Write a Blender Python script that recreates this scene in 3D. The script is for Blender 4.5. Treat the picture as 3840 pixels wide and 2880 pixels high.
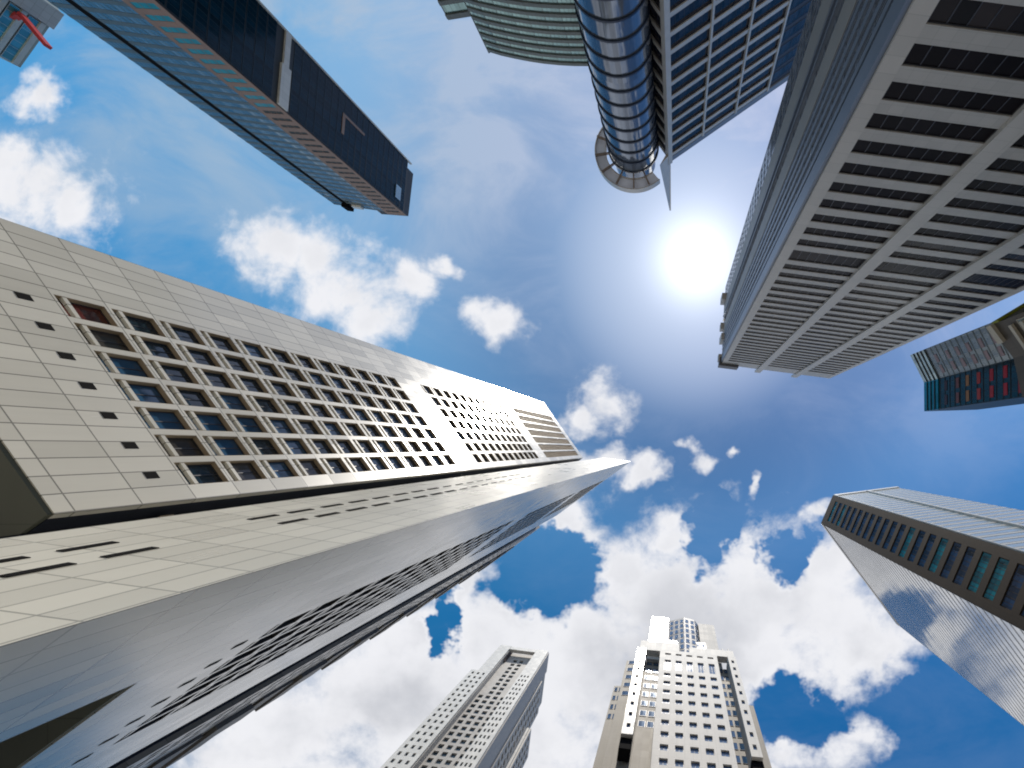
import bpy, math, random
from mathutils import Vector
random.seed(7)
R = math.radians
for o in list(bpy.data.objects): bpy.data.objects.remove(o)
scene = bpy.context.scene
COL = scene.collection
F = 455.1                       # focal length in pixels of a 1024 wide picture
CAMZ = 1.6

# ------------------------------------------------------------------ camera: straight up, shifted lens
cam = bpy.data.cameras.new('camera'); co = bpy.data.objects.new('camera', cam); COL.objects.link(co)
cam.sensor_width = 36; cam.lens = 16.0
cam.shift_x = -165.3/1024; cam.shift_y = 63.7/1024
cam.clip_start = .1; cam.clip_end = 20000
co.location = (0, 0, CAMZ); co.rotation_euler = (math.pi, 0, 0)
scene.camera = co
scene.view_settings.view_transform = 'Standard'; scene.view_settings.look = 'None'
scene.view_settings.exposure = 0.35; scene.view_settings.gamma = 1
scene.cycles.filter_width = 1.9; scene.cycles.max_bounces = 6; scene.cycles.glossy_bounces = 3; scene.cycles.diffuse_bounces = 3

# ------------------------------------------------------------------ sun and sky
SUN = Vector((19.0, -188.0, F)).normalized()
sl = bpy.data.lights.new('sun', 'SUN'); so = bpy.data.objects.new('sun', sl); COL.objects.link(so)
sl.energy = 4.2; sl.angle = R(.55); sl.color = (1, .93, .83)
so.rotation_euler = (-SUN).to_track_quat('-Z', 'Y').to_euler(); so.location = (0, 0, 600)

def world():
    w = bpy.data.worlds.new('World'); scene.world = w; w.use_nodes = True
    nt = w.node_tree; N = nt.nodes; L = nt.links; N.clear()
    def m(op, a, b=None, c=None, clamp=False):
        n = N.new('ShaderNodeMath'); n.operation = op; n.use_clamp = clamp
        for i, v in enumerate((a, b, c)):
            if v is None: continue
            if isinstance(v, (int, float)): n.inputs[i].default_value = v
            else: L.new(v, n.inputs[i])
        return n.outputs[0]
    def v(op, a, b=None, c=None, out=0):
        n = N.new('ShaderNodeVectorMath'); n.operation = op
        for i, x in enumerate((a, b, c)):
            if x is None: continue
            if isinstance(x, (tuple, list, Vector)): n.inputs[i].default_value = tuple(x)
            else: L.new(x, n.inputs[i])
        return n.outputs[out]
    def noise(vec, scale, det=6, rough=.55, dist=0, col=False):
        n = N.new('ShaderNodeTexNoise'); n.inputs['Scale'].default_value = scale; n.inputs['Detail'].default_value = det
        n.inputs['Roughness'].default_value = rough; n.inputs['Distortion'].default_value = dist
        L.new(vec, n.inputs['Vector']); return n.outputs['Color' if col else 'Fac']
    def ramp(x, a, b, c=0., d=1., smooth=True):
        n = N.new('ShaderNodeMapRange'); n.interpolation_type = 'SMOOTHSTEP' if smooth else 'LINEAR'
        L.new(x, n.inputs[0])
        for i, q in enumerate((a, b, c, d)): n.inputs[1+i].default_value = q
        return n.outputs[0]
    def mix(f, a, b, mode='MIX'):
        n = N.new('ShaderNodeMix'); n.data_type = 'RGBA'; n.blend_type = mode; n.clamp_factor = True
        for i, x in ((0, f), (6, a), (7, b)):
            if isinstance(x, (int, float)): n.inputs[i].default_value = x
            elif isinstance(x, tuple): n.inputs[i].default_value = (*x, 1)
            else: L.new(x, n.inputs[i])
        return n.outputs[2]
    tc = N.new('ShaderNodeTexCoord'); d = v('NORMALIZE', tc.outputs['Generated'])
    sep = N.new('ShaderNodeSeparateXYZ'); L.new(d, sep.inputs[0])
    z = m('MAXIMUM', sep.outputs[2], .06)
    cmb = N.new('ShaderNodeCombineXYZ')
    L.new(m('DIVIDE', sep.outputs[0], z), cmb.inputs[0]); L.new(m('DIVIDE', sep.outputs[1], z), cmb.inputs[1])
    p = cmb.outputs[0]                              # position on the flat cloud layer, one unit up
    sepP = N.new('ShaderNodeSeparateXYZ'); L.new(p, sepP.inputs[0])
    sky = N.new('ShaderNodeTexSky'); sky.sky_type = 'NISHITA'; sky.sun_disc = False
    sky.sun_elevation = math.asin(SUN.z); sky.sun_rotation = math.atan2(SUN.x, SUN.y)
    sky.altitude = 0; sky.air_density = 1.0; sky.dust_density = .6; sky.ozone_density = 2.0
    K = .4629/F
    def P(x, y): return ((x-1463)*K, (y-967)*K)
    # the cloud bank: centres and radii on the layer
    blobs = [(70,395,150,100),(160,450,80,90),(30,340,90,60),(585,535,105,70),(690,560,90,80),(740,640,130,95),(800,710,80,70),
        (880,625,75,55),(980,590,38,32),(1068,690,52,48),(1300,885,75,60),(1250,925,50,40),(1320,1005,50,38),(1400,1020,34,30),
        (1500,985,30,26),(1572,975,20,18),(1622,1060,14,30),(1235,1130,75,50),
        (1450,1290,210,165),(1330,1230,125,105),(1620,1330,230,200),(1760,1330,190,170),(1870,1400,170,120),(1100,1420,200,160),(850,1400,110,80),(1010,1270,80,80),(820,1520,160,90),(560,1640,200,80),
        (1250,1450,220,180),(1620,1185,60,60),(1755,1100,36,28),(880,1510,240,150),(640,1590,240,120),(1050,1600,330,160),(1450,1560,260,200),
        (1600,1450,170,110),(1660,1430,130,90),(1940,1440,90,50),(1440,1150,90,50),(1030,1240,60,60),(1120,1330,110,70),(1690,1625,75,60),(1850,1610,85,70),(1790,1230,110,110),
        (880,1390,110,70),(90,200,60,45),(1480,1850,330,130),(1250,2000,400,200),(1800,1900,120,100),(700,1800,500,160)]
    holes = [(1190,1265,70,58),(1200,1200,60,36),(980,1320,28,50),(950,1390,30,28),(2080,1560,180,130),(1715,1555,75,55),(1700,1210,38,42),(1690,1180,50,35),(1530,1160,35,50)]
    wn = v('SUBTRACT', noise(p, 5.5, 4, .55, col=True), (.5,.5,.5))
    wn2 = v('SUBTRACT', noise(p, 19, 3, .6, col=True), (.5,.5,.5))
    pw = v('MULTIPLY_ADD', wn, (.20,.20,0), p); pw = v('MULTIPLY_ADD', wn2, (.05,.05,0), pw)
    def field(lst):
        f = None
        for (x, y, rx, ry) in lst:
            cx, cy = P(x, y); ax, ay = 1/(rx*K), 1/(ry*K)
            l = v('LENGTH', v('MULTIPLY_ADD', pw, (ax, ay, 0), (-cx*ax, -cy*ay, 0)), out=1)
            if f is None: f = l
            else:
                n = N.new('ShaderNodeMath'); n.operation = 'SMOOTH_MIN'; L.new(f, n.inputs[0]); L.new(l, n.inputs[1]); n.inputs[2].default_value = .25
                f = n.outputs[0]
        return f
    fb = field(blobs); pw = v('MULTIPLY_ADD', wn2, (.09,.09,0), pw); fh = field(holes)
    dens = m('MINIMUM', m('SUBTRACT', 1.0, fb), .75)
    hole = ramp(fh, .1, 1.9, -2.0, 0.)
    n1 = noise(p, 9, 9, .6, .3); n2 = noise(p, 30, 6, .6)
    dens = m('ADD', dens, hole)
    # the rest of the sky, beyond what those clouds cover
    rad = v('LENGTH', p, out=1)
    far = m('MULTIPLY', ramp(noise(p, 1.6, 5, .55), .50, .62, -1, .9), ramp(rad, 1.7, 2.3))
    farw = ramp(rad, 1.7, 2.2)
    dens = m('ADD', m('MULTIPLY', dens, m('SUBTRACT', 1, farw)), far)
    d2 = m('ADD', dens, m('MULTIPLY', m('SUBTRACT', n1, .5), ramp(sepP.outputs[1], .1, .45, 2.3, 1.5)))
    d2 = m('ADD', d2, m('MULTIPLY', m('SUBTRACT', n2, .5), .6))
    d2 = m('ADD', d2, ramp(sepP.outputs[1], .15, .45, 0., .22))
    alpha = ramp(d2, -.33, .74)
    # veil of thin high cloud, thickest round the sun and to the north
    dots = v('DOT_PRODUCT', d, tuple(SUN), out=1)
    veiln = ramp(noise(v('MULTIPLY', p, (1., 1.6, 1.)), 2.6, 7, .6, .6), .36, .72)
    north = ramp(sepP.outputs[1], .2, -.95, .0, .72)
    veil = m('ADD', m('MULTIPLY', m('MULTIPLY', veiln, .9), m('ADD', north, .1)), m('MULTIPLY', m('MULTIPLY', north, .85), ramp(sepP.outputs[0], -1.35, -.4, .3, 1.)), clamp=True)
    near = ramp(dots, .91, 1.0, 0., .9)
    near = m('POWER', near, 1.5)
    veil = m('MAXIMUM', veil, near)
    skycol = mix(1.0, sky.outputs[0], (.145*.56, .145*.80, .145*.83), 'MULTIPLY')
    hs = N.new('ShaderNodeHueSaturation'); hs.inputs['Saturation'].default_value = 1.12; L.new(skycol, hs.inputs['Color'])
    east = ramp(sepP.outputs[1], -.6, .75, 1.05, .78)
    base = mix(1.0, hs.outputs[0], (1, 1, 1), 'MIX'); base = hs.outputs[0]
    cc = N.new('ShaderNodeCombineXYZ')
    for i in range(3): L.new(east, cc.inputs[i])
    base = mix(1.0, base, cc.outputs[0], 'MULTIPLY')
    west = ramp(sepP.outputs[0], -1.2, .5)
    base = mix(1.0, base, mix(west, (.72, 1.02, .95), (1.0, .93, 1.02)), 'MULTIPLY')
    base = mix(1.0, base, mix(ramp(dots, .86, .62), (1.05, 1.1, 1.1), (.30, .88, 1.04)), 'MULTIPLY')
    base = mix(1.0, base, mix(ramp(dots, .80, .97), (1, 1, 1), (.32, .41, .54)), 'MULTIPLY')
    vc = mix(m('MULTIPLY', veil, .85), base, mix(west, (.31, .40, .50), (.44, .48, .64)))
    # cloud: bright rims, grey thick cores, brighter towards the sun
    thick = m('MULTIPLY', ramp(m('ADD', ramp(v('LENGTH', v('MULTIPLY_ADD', p, (4.2, 2.6, 0), (.1, -1.45, 0)), out=1), .2, 1.1, .75, 0.), m('ADD', dens, m('MULTIPLY', m('SUBTRACT', noise(v('ADD', p, (.03,-.12,0)), 4, 6, .55), .5), 2.4))), .35, 1.5), ramp(sepP.outputs[1], .0, .6, .35, 1.))
    ccol = mix(thick, (.71, .71, .73), (.40, .41, .44))
    ccol = mix(m('MULTIPLY', noise(p, 14, 6, .6), .3), ccol, (.66, .67, .72))
    col = mix(m('MULTIPLY', alpha, .97), vc, ccol)
    # aureole round the sun and the sun's own glare in the thin cloud
    au = m('MULTIPLY', m('POWER', m('MAXIMUM', dots, 0), 330.), .55)
    au2 = m('MULTIPLY', m('POWER', m('MAXIMUM', dots, 0), 55.), .16)
    core = m('MULTIPLY', m('POWER', m('MAXIMUM', dots, 0), 3000.), 3.)
    tot = m('ADD', m('ADD', au, au2), core)
    c3 = N.new('ShaderNodeCombineXYZ'); L.new(tot, c3.inputs[0]); L.new(m('MULTIPLY', tot, .98), c3.inputs[1]); L.new(m('MULTIPLY', tot, .95), c3.inputs[2])
    col = mix(1.0, col, c3.outputs[0], 'ADD')
    low = ramp(sep.outputs[2], .0, .12)
    col = mix(low, (.36, .42, .5), col)
    bg = N.new('ShaderNodeBackground'); bg.inputs[1].default_value = 1.0
    L.new(col, bg.inputs[0]); out = N.new('ShaderNodeOutputWorld'); L.new(bg.outputs[0], out.inputs[0])
    w.cycles.sampling_method = 'MANUAL'; w.cycles.sample_map_resolution = 512
world()

# ------------------------------------------------------------------ materials
class NT:
    def __init__(s, name):
        s.mat = bpy.data.materials.new(name); s.mat.use_nodes = True
        s.t = s.mat.node_tree; s.N = s.t.nodes; s.L = s.t.links
        s.b = s.N['Principled BSDF']
    def m(s, op, a, b=None, c=None, clamp=False):
        n = s.N.new('ShaderNodeMath'); n.operation = op; n.use_clamp = clamp
        for i, x in enumerate((a, b, c)):
            if x is None: continue
            if isinstance(x, (int, float)): n.inputs[i].default_value = x
            else: s.L.new(x, n.inputs[i])
        return n.outputs[0]
    def uv(s):
        n = s.N.new('ShaderNodeUVMap'); n.uv_map = 'UVMap'
        q = s.N.new('ShaderNodeSeparateXYZ'); s.L.new(n.outputs[0], q.inputs[0]); return n.outputs[0], q.outputs[0], q.outputs[1]
    def noise(s, vec, scale, det=5, rough=.55):
        n = s.N.new('ShaderNodeTexNoise'); n.inputs['Scale'].default_value = scale; n.inputs['Detail'].default_value = det
        n.inputs['Roughness'].default_value = rough
        s.L.new(vec, n.inputs['Vector']); return n.outputs['Fac']
    def mapv(s, vec, sc):
        n = s.N.new('ShaderNodeMapping'); n.inputs['Scale'].default_value = sc; s.L.new(vec, n.inputs['Vector']); return n.outputs[0]
    def mix(s, f, a, b, mode='MIX'):
        n = s.N.new('ShaderNodeMix'); n.data_type = 'RGBA'; n.blend_type = mode
        for i, x in ((0, f), (6, a), (7, b)):
            if isinstance(x, (int, float)): n.inputs[i].default_value = x
            elif isinstance(x, tuple): n.inputs[i].default_value = (*x[:3], 1)
            else: s.L.new(x, n.inputs[i])
        return n.outputs[2]
    def wn(s, a, b):
        c = s.N.new('ShaderNodeCombineXYZ'); s.L.new(a, c.inputs[0]); s.L.new(b, c.inputs[1])
        n = s.N.new('ShaderNodeTexWhiteNoise'); n.noise_dimensions = '2D'; s.L.new(c.outputs[0], n.inputs['Vector']); return n.outputs['Value']

def panel(name, col, pu, pv, jw=.05, rough=.5, vary=.12, joint=.45, offu=0., offv=0., dirt=.25, metal=0., spec=.5, bump=.0, jv=None, coat=0.):
    "stone or metal cladding: panels pu x pv metres with joints, a tone of its own for each panel, rain streaks"
    s = NT(name); vec, u, v = s.uv()
    uu = s.m('DIVIDE', s.m('ADD', u, offu), pu); vv = s.m('DIVIDE', s.m('ADD', v, offv), pv)
    fu = s.m('FRACT', uu); fv = s.m('FRACT', vv)
    ju = s.m('LESS_THAN', fu, jw/pu); jj = s.m('LESS_THAN', fv, (jv or jw)/pv)
    j = s.m('MAXIMUM', ju, jj)
    r = s.wn(s.m('FLOOR', uu), s.m('FLOOR', vv))
    tone = s.m('ADD', 1-vary*.5, s.m('MULTIPLY', r, vary))
    streak = s.noise(s.mapv(vec, (.7, .05, 1)), 1.0, 6, .65)
    blot = s.noise(s.mapv(vec, (.06, .05, 1)), 1.0, 4, .6)
    tone = s.m('MULTIPLY', tone, s.m('SUBTRACT', 1+dirt*.5, s.m('MULTIPLY', s.m('MULTIPLY', s.m('ADD', streak, blot), .5), dirt)))
    tone = s.m('MULTIPLY', tone, s.m('SUBTRACT', 1., s.m('MULTIPLY', j, joint)))
    c = s.N.new('ShaderNodeCombineXYZ')
    for i in range(3): s.L.new(tone, c.inputs[i])
    s.L.new(s.mix(1., (*col,), c.outputs[0], 'MULTIPLY'), s.b.inputs['Base Color'])
    s.L.new(s.m('ADD', rough-.06, s.m('MULTIPLY', s.m('ADD', r, streak), .06)), s.b.inputs['Roughness'])
    s.b.inputs['Metallic'].default_value = metal; s.b.inputs['Specular IOR Level'].default_value = spec
    return s.mat

def glass(name, col, rough=.06, metal=.0, spec=.5, pu=1.6, pv=3.5, vary=.5, wob=.015, ior=1.5):
    "curtain wall glass, each pane slightly out of plane and of its own tone"
    s = NT(name); g = s.N.new('ShaderNodeNewGeometry')
    vec, u, v = s.uv()
    a = s.m('FLOOR', s.m('DIVIDE', u, pu)); b = s.m('FLOOR', s.m('DIVIDE', v, pv)); r = s.wn(a, b)
    tone = s.m('ADD', 1-vary*.5, s.m('MULTIPLY', r, vary))
    c = s.N.new('ShaderNodeCombineXYZ')
    for i in range(3): s.L.new(tone, c.inputs[i])
    s.L.new(s.mix(1., (*col,), c.outputs[0], 'MULTIPLY'), s.b.inputs['Base Color'])
    s.b.inputs['Roughness'].default_value = rough; s.b.inputs['Metallic'].default_value = metal
    s.b.inputs['Specular IOR Level'].default_value = spec; s.b.inputs['IOR'].default_value = ior
    # pane tilt + slow waves
    n = s.N.new('ShaderNodeTexWhiteNoise'); n.noise_dimensions = '2D'
    cc = s.N.new('ShaderNodeCombineXYZ'); s.L.new(a, cc.inputs[0]); s.L.new(b, cc.inputs[1]); s.L.new(cc.outputs[0], n.inputs['Vector'])
    w = s.N.new('ShaderNodeTexNoise'); w.inputs['Scale'].default_value = .35; w.inputs['Detail'].default_value = 2; s.L.new(vec, w.inputs['Vector'])
    ad = s.N.new('ShaderNodeVectorMath'); ad.operation = 'ADD'; s.L.new(n.outputs['Color'], ad.inputs[0]); s.L.new(w.outputs['Color'], ad.inputs[1])
    sb = s.N.new('ShaderNodeVectorMath'); sb.operation = 'SUBTRACT'; s.L.new(ad.outputs[0], sb.inputs[0]); sb.inputs[1].default_value = (1,1,1)
    ma = s.N.new('ShaderNodeVectorMath'); ma.operation = 'MULTIPLY_ADD'; s.L.new(sb.outputs[0], ma.inputs[0]); ma.inputs[1].default_value = (wob*2,)*3
    s.L.new(g.outputs['Normal'], ma.inputs[2])
    no = s.N.new('ShaderNodeVectorMath'); no.operation = 'NORMALIZE'; s.L.new(ma.outputs[0], no.inputs[0])
    s.L.new(no.outputs[0], s.b.inputs['Normal'])
    return s.mat

def plain(name, col, rough=.5, metal=0., spec=.5, emit=None):
    s = NT(name); g = s.N.new('ShaderNodeTexCoord')
    n = s.noise(g.outputs['Object'], .4, 5, .6)
    t = s.m('ADD', .85, s.m('MULTIPLY', n, .3)); c = s.N.new('ShaderNodeCombineXYZ')
    for i in range(3): s.L.new(t, c.inputs[i])
    s.L.new(s.mix(1., (*col,), c.outputs[0], 'MULTIPLY'), s.b.inputs['Base Color'])
    s.b.inputs['Roughness'].default_value = rough; s.b.inputs['Metallic'].default_value = metal; s.b.inputs['Specular IOR Level'].default_value = spec
    if emit:
        s.b.inputs['Emission Color'].default_value = (*emit[:3], 1); s.b.inputs['Emission Strength'].default_value = emit[3]
    return s.mat

# ------------------------------------------------------------------ mesh helpers
class Face:
    "a wall plane: P -> Q on the plan (metres), outward normal towards the camera unless told otherwise"
    def __init__(s, P, Q, flip=False):
        s.P = Vector(P); s.Q = Vector(Q); s.w = (s.Q-s.P).length; s.u = (s.Q-s.P)/s.w
        s.n = Vector((s.u.y, -s.u.x)); mid = (s.P+s.Q)/2
        if (s.n.dot(-mid) < 0) != flip: s.n = -s.n
        a = s.u if abs(s.n.x-s.u.y) < 1e-6 and abs(s.n.y+s.u.x) < 1e-6 else -s.u
        s.ang = math.atan2(a.y, a.x)
    def pt(s, t, d, z):
        q = s.P+s.u*t+s.n*d; return (q.x, q.y, z)
LOCAL = Face((0, 0), (1, 0)); LOCAL.P = Vector((0, 0)); LOCAL.u = Vector((1, 0)); LOCAL.n = Vector((0, -1))

class MB:
    def __init__(s): s.v = []; s.f = []; s.uv = []; s.mi = []
    def quad(s, pts, uvs, mi=0):
        k = len(s.v); s.v += pts; s.f.append(tuple(range(k, k+len(pts)))); s.uv.append(uvs); s.mi.append(mi)
    def box(s, F_, s0, s1, z0, z1, d0, d1, mi=0, uo=0., vo=0.):
        p = F_.pt; A = lambda t, d, z: p(t, d, z)
        s.quad([A(s0,d1,z0),A(s1,d1,z0),A(s1,d1,z1),A(s0,d1,z1)], [(s0+uo,z0+vo),(s1+uo,z0+vo),(s1+uo,z1+vo),(s0+uo,z1+vo)], mi)
        s.quad([A(s0,d0,z0),A(s1,d0,z0),A(s1,d0,z1),A(s0,d0,z1)], [(s0+uo,z0+vo),(s1+uo,z0+vo),(s1+uo,z1+vo),(s0+uo,z1+vo)], mi)
        for t in (s0, s1): s.quad([A(t,d0,z0),A(t,d1,z0),A(t,d1,z1),A(t,d0,z1)], [(d0,z0),(d1,z0),(d1,z1),(d0,z1)], mi)
        for z in (z0, z1): s.quad([A(s0,d0,z),A(s1,d0,z),A(s1,d1,z),A(s0,d1,z)], [(s0,d0),(s1,d0),(s1,d1),(s0,d1)], mi)
    def prism(s, poly, z0, z1, mi=0, cap=True):
        n = len(poly)
        for i in range(n):
            a, b = Vector(poly[i]), Vector(poly[(i+1) % n]); L = (b-a).length
            s.quad([(a.x,a.y,z0),(b.x,b.y,z0),(b.x,b.y,z1),(a.x,a.y,z1)], [(0,z0),(L,z0),(L,z1),(0,z1)], mi)
        if cap:
            for z in (z0, z1): s.quad([(q[0],q[1],z) for q in poly], [(q[0],q[1]) for q in poly], mi)
    def holed(s, F_, S, Z, hole, depth, mi=0, rim=True, d=0.):
        "a wall of grid cells S x Z; cells where hole(i,j) are openings with reveals going `depth` back"
        for j in range(len(Z)-1):
            z0, z1 = Z[j], Z[j+1]; i = 0
            while i < len(S)-1:
                if hole(i, j):
                    s0, s1 = S[i], S[i+1]
                    A = F_.pt
                    for t in (s0, s1): s.quad([A(t,d,z0),A(t,d-depth,z0),A(t,d-depth,z1),A(t,d,z1)], [(t,z0),(t+depth,z0),(t+depth,z1),(t,z1)], mi)
                    for z in (z0, z1): s.quad([A(s0,d,z),A(s1,d,z),A(s1,d-depth,z),A(s0,d-depth,z)], [(s0,z),(s1,z),(s1,z+depth),(s0,z+depth)], mi)
                    i += 1
                else:
                    k = i
                    while k < len(S)-1 and not hole(k, j): k += 1
                    A = F_.pt; s0, s1 = S[i], S[k]
                    s.quad([A(s0,d,z0),A(s1,d,z0),A(s1,d,z1),A(s0,d,z1)], [(s0,z0),(s1,z0),(s1,z1),(s0,z1)], mi)
                    i = k
        if rim:
            A = F_.pt; a, b, z0, z1 = S[0], S[-1], Z[0], Z[-1]
            for t in (a, b): s.quad([A(t,d,z0),A(t,d-depth,z0),A(t,d-depth,z1),A(t,d,z1)], [(t,z0),(t+depth,z0),(t+depth,z1),(t,z1)], mi)
            for z in (z0, z1): s.quad([A(a,d,z),A(b,d,z),A(b,d-depth,z),A(a,d-depth,z)], [(a,z),(b,z),(b,z+depth),(a,z+depth)], mi)
    def mesh(s, name, mats, off=(0,0,0), smooth=False):
        me = bpy.data.meshes.new(name)
        me.from_pydata([(x-off[0], y-off[1], z-off[2]) for x, y, z in s.v], [], s.f)
        ul = me.uv_layers.new(name='UVMap'); k = 0
        flat = [c for f in s.uv for q in f for c in q]
        ul.data.foreach_set('uv', flat)
        for m_ in mats: me.materials.append(m_)
        me.polygons.foreach_set('material_index', s.mi)
        if smooth: me.polygons.foreach_set('use_smooth', [True]*len(s.f))
        me.update(); return me

class Bld:
    def __init__(s, name, label, cat, H, loc, group=None):
        s.H = H; s.k = H/F; s.o = bpy.data.objects.new(name, None); COL.objects.link(s.o)
        s.loc = (loc[0]*s.k, loc[1]*s.k, 0); s.o.location = s.loc; s.o.empty_display_size = 5
        s.o['label'] = label; s.o['category'] = cat
        if group: s.o['group'] = group
        s.specs = []
    def p(s, q): return (q[0]*s.k, q[1]*s.k)
    def face(s, P, Q, flip=False): return Face(s.p(P), s.p(Q), flip)
    def z(s, h): return h*s.H+CAMZ
    def part(s, name, mb, mats, smooth=False, label=None, stuff=False, parent=None):
        if not isinstance(mats, (list, tuple)): mats = [mats]
        me = mb.mesh(name, mats, s.loc, smooth); ob = bpy.data.objects.new(name, me); COL.objects.link(ob)
        ob.parent = parent or s.o
        if label: ob['label'] = label
        if stuff: ob['kind'] = 'stuff'
        return ob
    # windows are gathered, sorted by how large they show, then built
    def win(s, face, t, z, w, h, d, kind='plain', mull=0, wn='window'):
        s.specs.append((face, t, z, w, h, d, kind, mull, wn))
    def build_windows(s, kinds, cap=100):
        by = {}
        for q in s.specs: by.setdefault(q[8], []).append(q)
        for wname, specs in by.items():
            def area(q):
                f, t, z, w, h, d = q[:6]; P = []
                for tt, zz in ((t, z), (t+w, z), (t+w, z+h), (t, z+h)):
                    a = f.pt(tt, d, zz); P.append((a[0]*F/(a[2]-CAMZ), a[1]*F/(a[2]-CAMZ)))
                A = abs(sum(P[i][0]*P[(i+1)%4][1]-P[(i+1)%4][0]*P[i][1] for i in range(4)))/2
                sm = [lerp(lerp(P[0], P[1], a/8), lerp(P[3], P[2], a/8), b_/2) for a in range(9) for b_ in range(3)]
                if not any(-740 < x < 410 and -510 < y < 385 for x, y in sm): return -1
                n_in = sum(-677 < x < 347 and -448 < y < 320 for x, y in sm)
                return A*max(n_in/27, .001)
            arr = sorted(((area(q), i, q) for i, q in enumerate(specs)), reverse=True, key=lambda a: (a[0], -a[1]))
            arr = [a for a in arr if a[0] > 0]
            cache = {}
            for (_, _, q) in arr[:cap]:
                f, t, z, w, h, d, kind, mull, _n = q
                key = (round(w, 2), round(h, 2), kind, mull)
                fr, gl, fmat, gmat = None, None, *kinds[kind]
                if key not in cache:
                    a = MB(); frame(a, LOCAL, -w/2, 0, w, h, 0, mull, kind); b = MB(); pane(b, LOCAL, -w/2, 0, w, h, 0, kind)
                    cache[key] = (a.mesh(wname, [fmat]), b.mesh('pane', [gmat]))
                loc = f.pt(t+w/2, d, z)
                ob = bpy.data.objects.new(wname, cache[key][0]); COL.objects.link(ob); ob.parent = s.o
                ob.location = (loc[0]-s.loc[0], loc[1]-s.loc[1], loc[2]); ob.rotation_euler = (0, 0, f.ang)
                pn = bpy.data.objects.new('pane', cache[key][1]); COL.objects.link(pn); pn.parent = ob
                pn.rotation_euler = (R(random.uniform(-.25, .25)), 0, 0)
            rest = arr[cap:]
            if rest:
                mb = MB(); mats = []; 
                for (_, _, q) in rest:
                    f, t, z, w, h, d, kind, mull, _n = q
                    for m_ in kinds[kind]:
                        if m_ not in mats: mats.append(m_)
                    frame(mb, f, t, z, w, h, d, mull, kind, mats.index(kinds[kind][0])); pane(mb, f, t, z, w, h, d, kind, mats.index(kinds[kind][1]))
                s.part(wname, mb, mats, stuff=True, label='the many smaller ones higher up the facades')

def frame(mb, f, t, z, w, h, d, mull, kind, mi=0):
    ft = min(w, h)*.05
    if kind.startswith('deep'):          # deep reveal window with a stone sill bar standing across its foot
        mb.box(f, t, t+w, z, z+ft, d, d+.12, mi); mb.box(f, t, t+w, z+h-ft, z+h, d, d+.12, mi)
        mb.box(f, t, t+ft, z+ft, z+h-ft, d, d+.12, mi); mb.box(f, t+w-ft, t+w, z+ft, z+h-ft, d, d+.12, mi)
        mb.box(f, t+w*.48, t+w*.52, z+ft, z+h-ft, d, d+.1, mi)
        return
    mb.box(f, t, t+w, z, z+ft, d, d+.1, mi); mb.box(f, t, t+w, z+h-ft, z+h, d, d+.1, mi)
    mb.box(f, t, t+ft, z+ft, z+h-ft, d, d+.1, mi); mb.box(f, t+w-ft, t+w, z+ft, z+h-ft, d, d+.1, mi)
    for i in range(mull):
        c = t+w*(i+1)/(mull+1); mb.box(f, c-.05, c+.05, z+ft, z+h-ft, d, d+.09, mi)
def pane(mb, f, t, z, w, h, d, kind, mi=0):
    uo = 0 if f is not LOCAL else 0
    mb.box(f, t+.02, t+w-.02, z+.02, z+h-.02, d+.0, d+.05, mi)

def lerp(a, b, x): return (a[0]+(b[0]-a[0])*x, a[1]+(b[1]-a[1])*x)

# ------------------------------------------------------------------ ground
gm = panel('paving', (.33,.31,.28), 1.2, 1.2, .02, .8, .2, .4)
g = MB(); n = 3000
g.quad([(-n,-n,0),(n,-n,0),(n,n,0),(-n,n,0)], [(-n,-n),(n,-n),(n,n),(-n,n)])
go = bpy.data.objects.new('ground', g.mesh('ground', [gm])); COL.objects.link(go); go['kind'] = 'structure'

# ------------------------------------------------------------------ shared materials
M_frame = plain('dark_frame', (.05,.05,.055), .4, .5)
M_frame_light = plain('aluminium_frame', (.35,.36,.36), .4, .6)
M_black = plain('black_void', (.008,.008,.009), .9, 0, .05)

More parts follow.
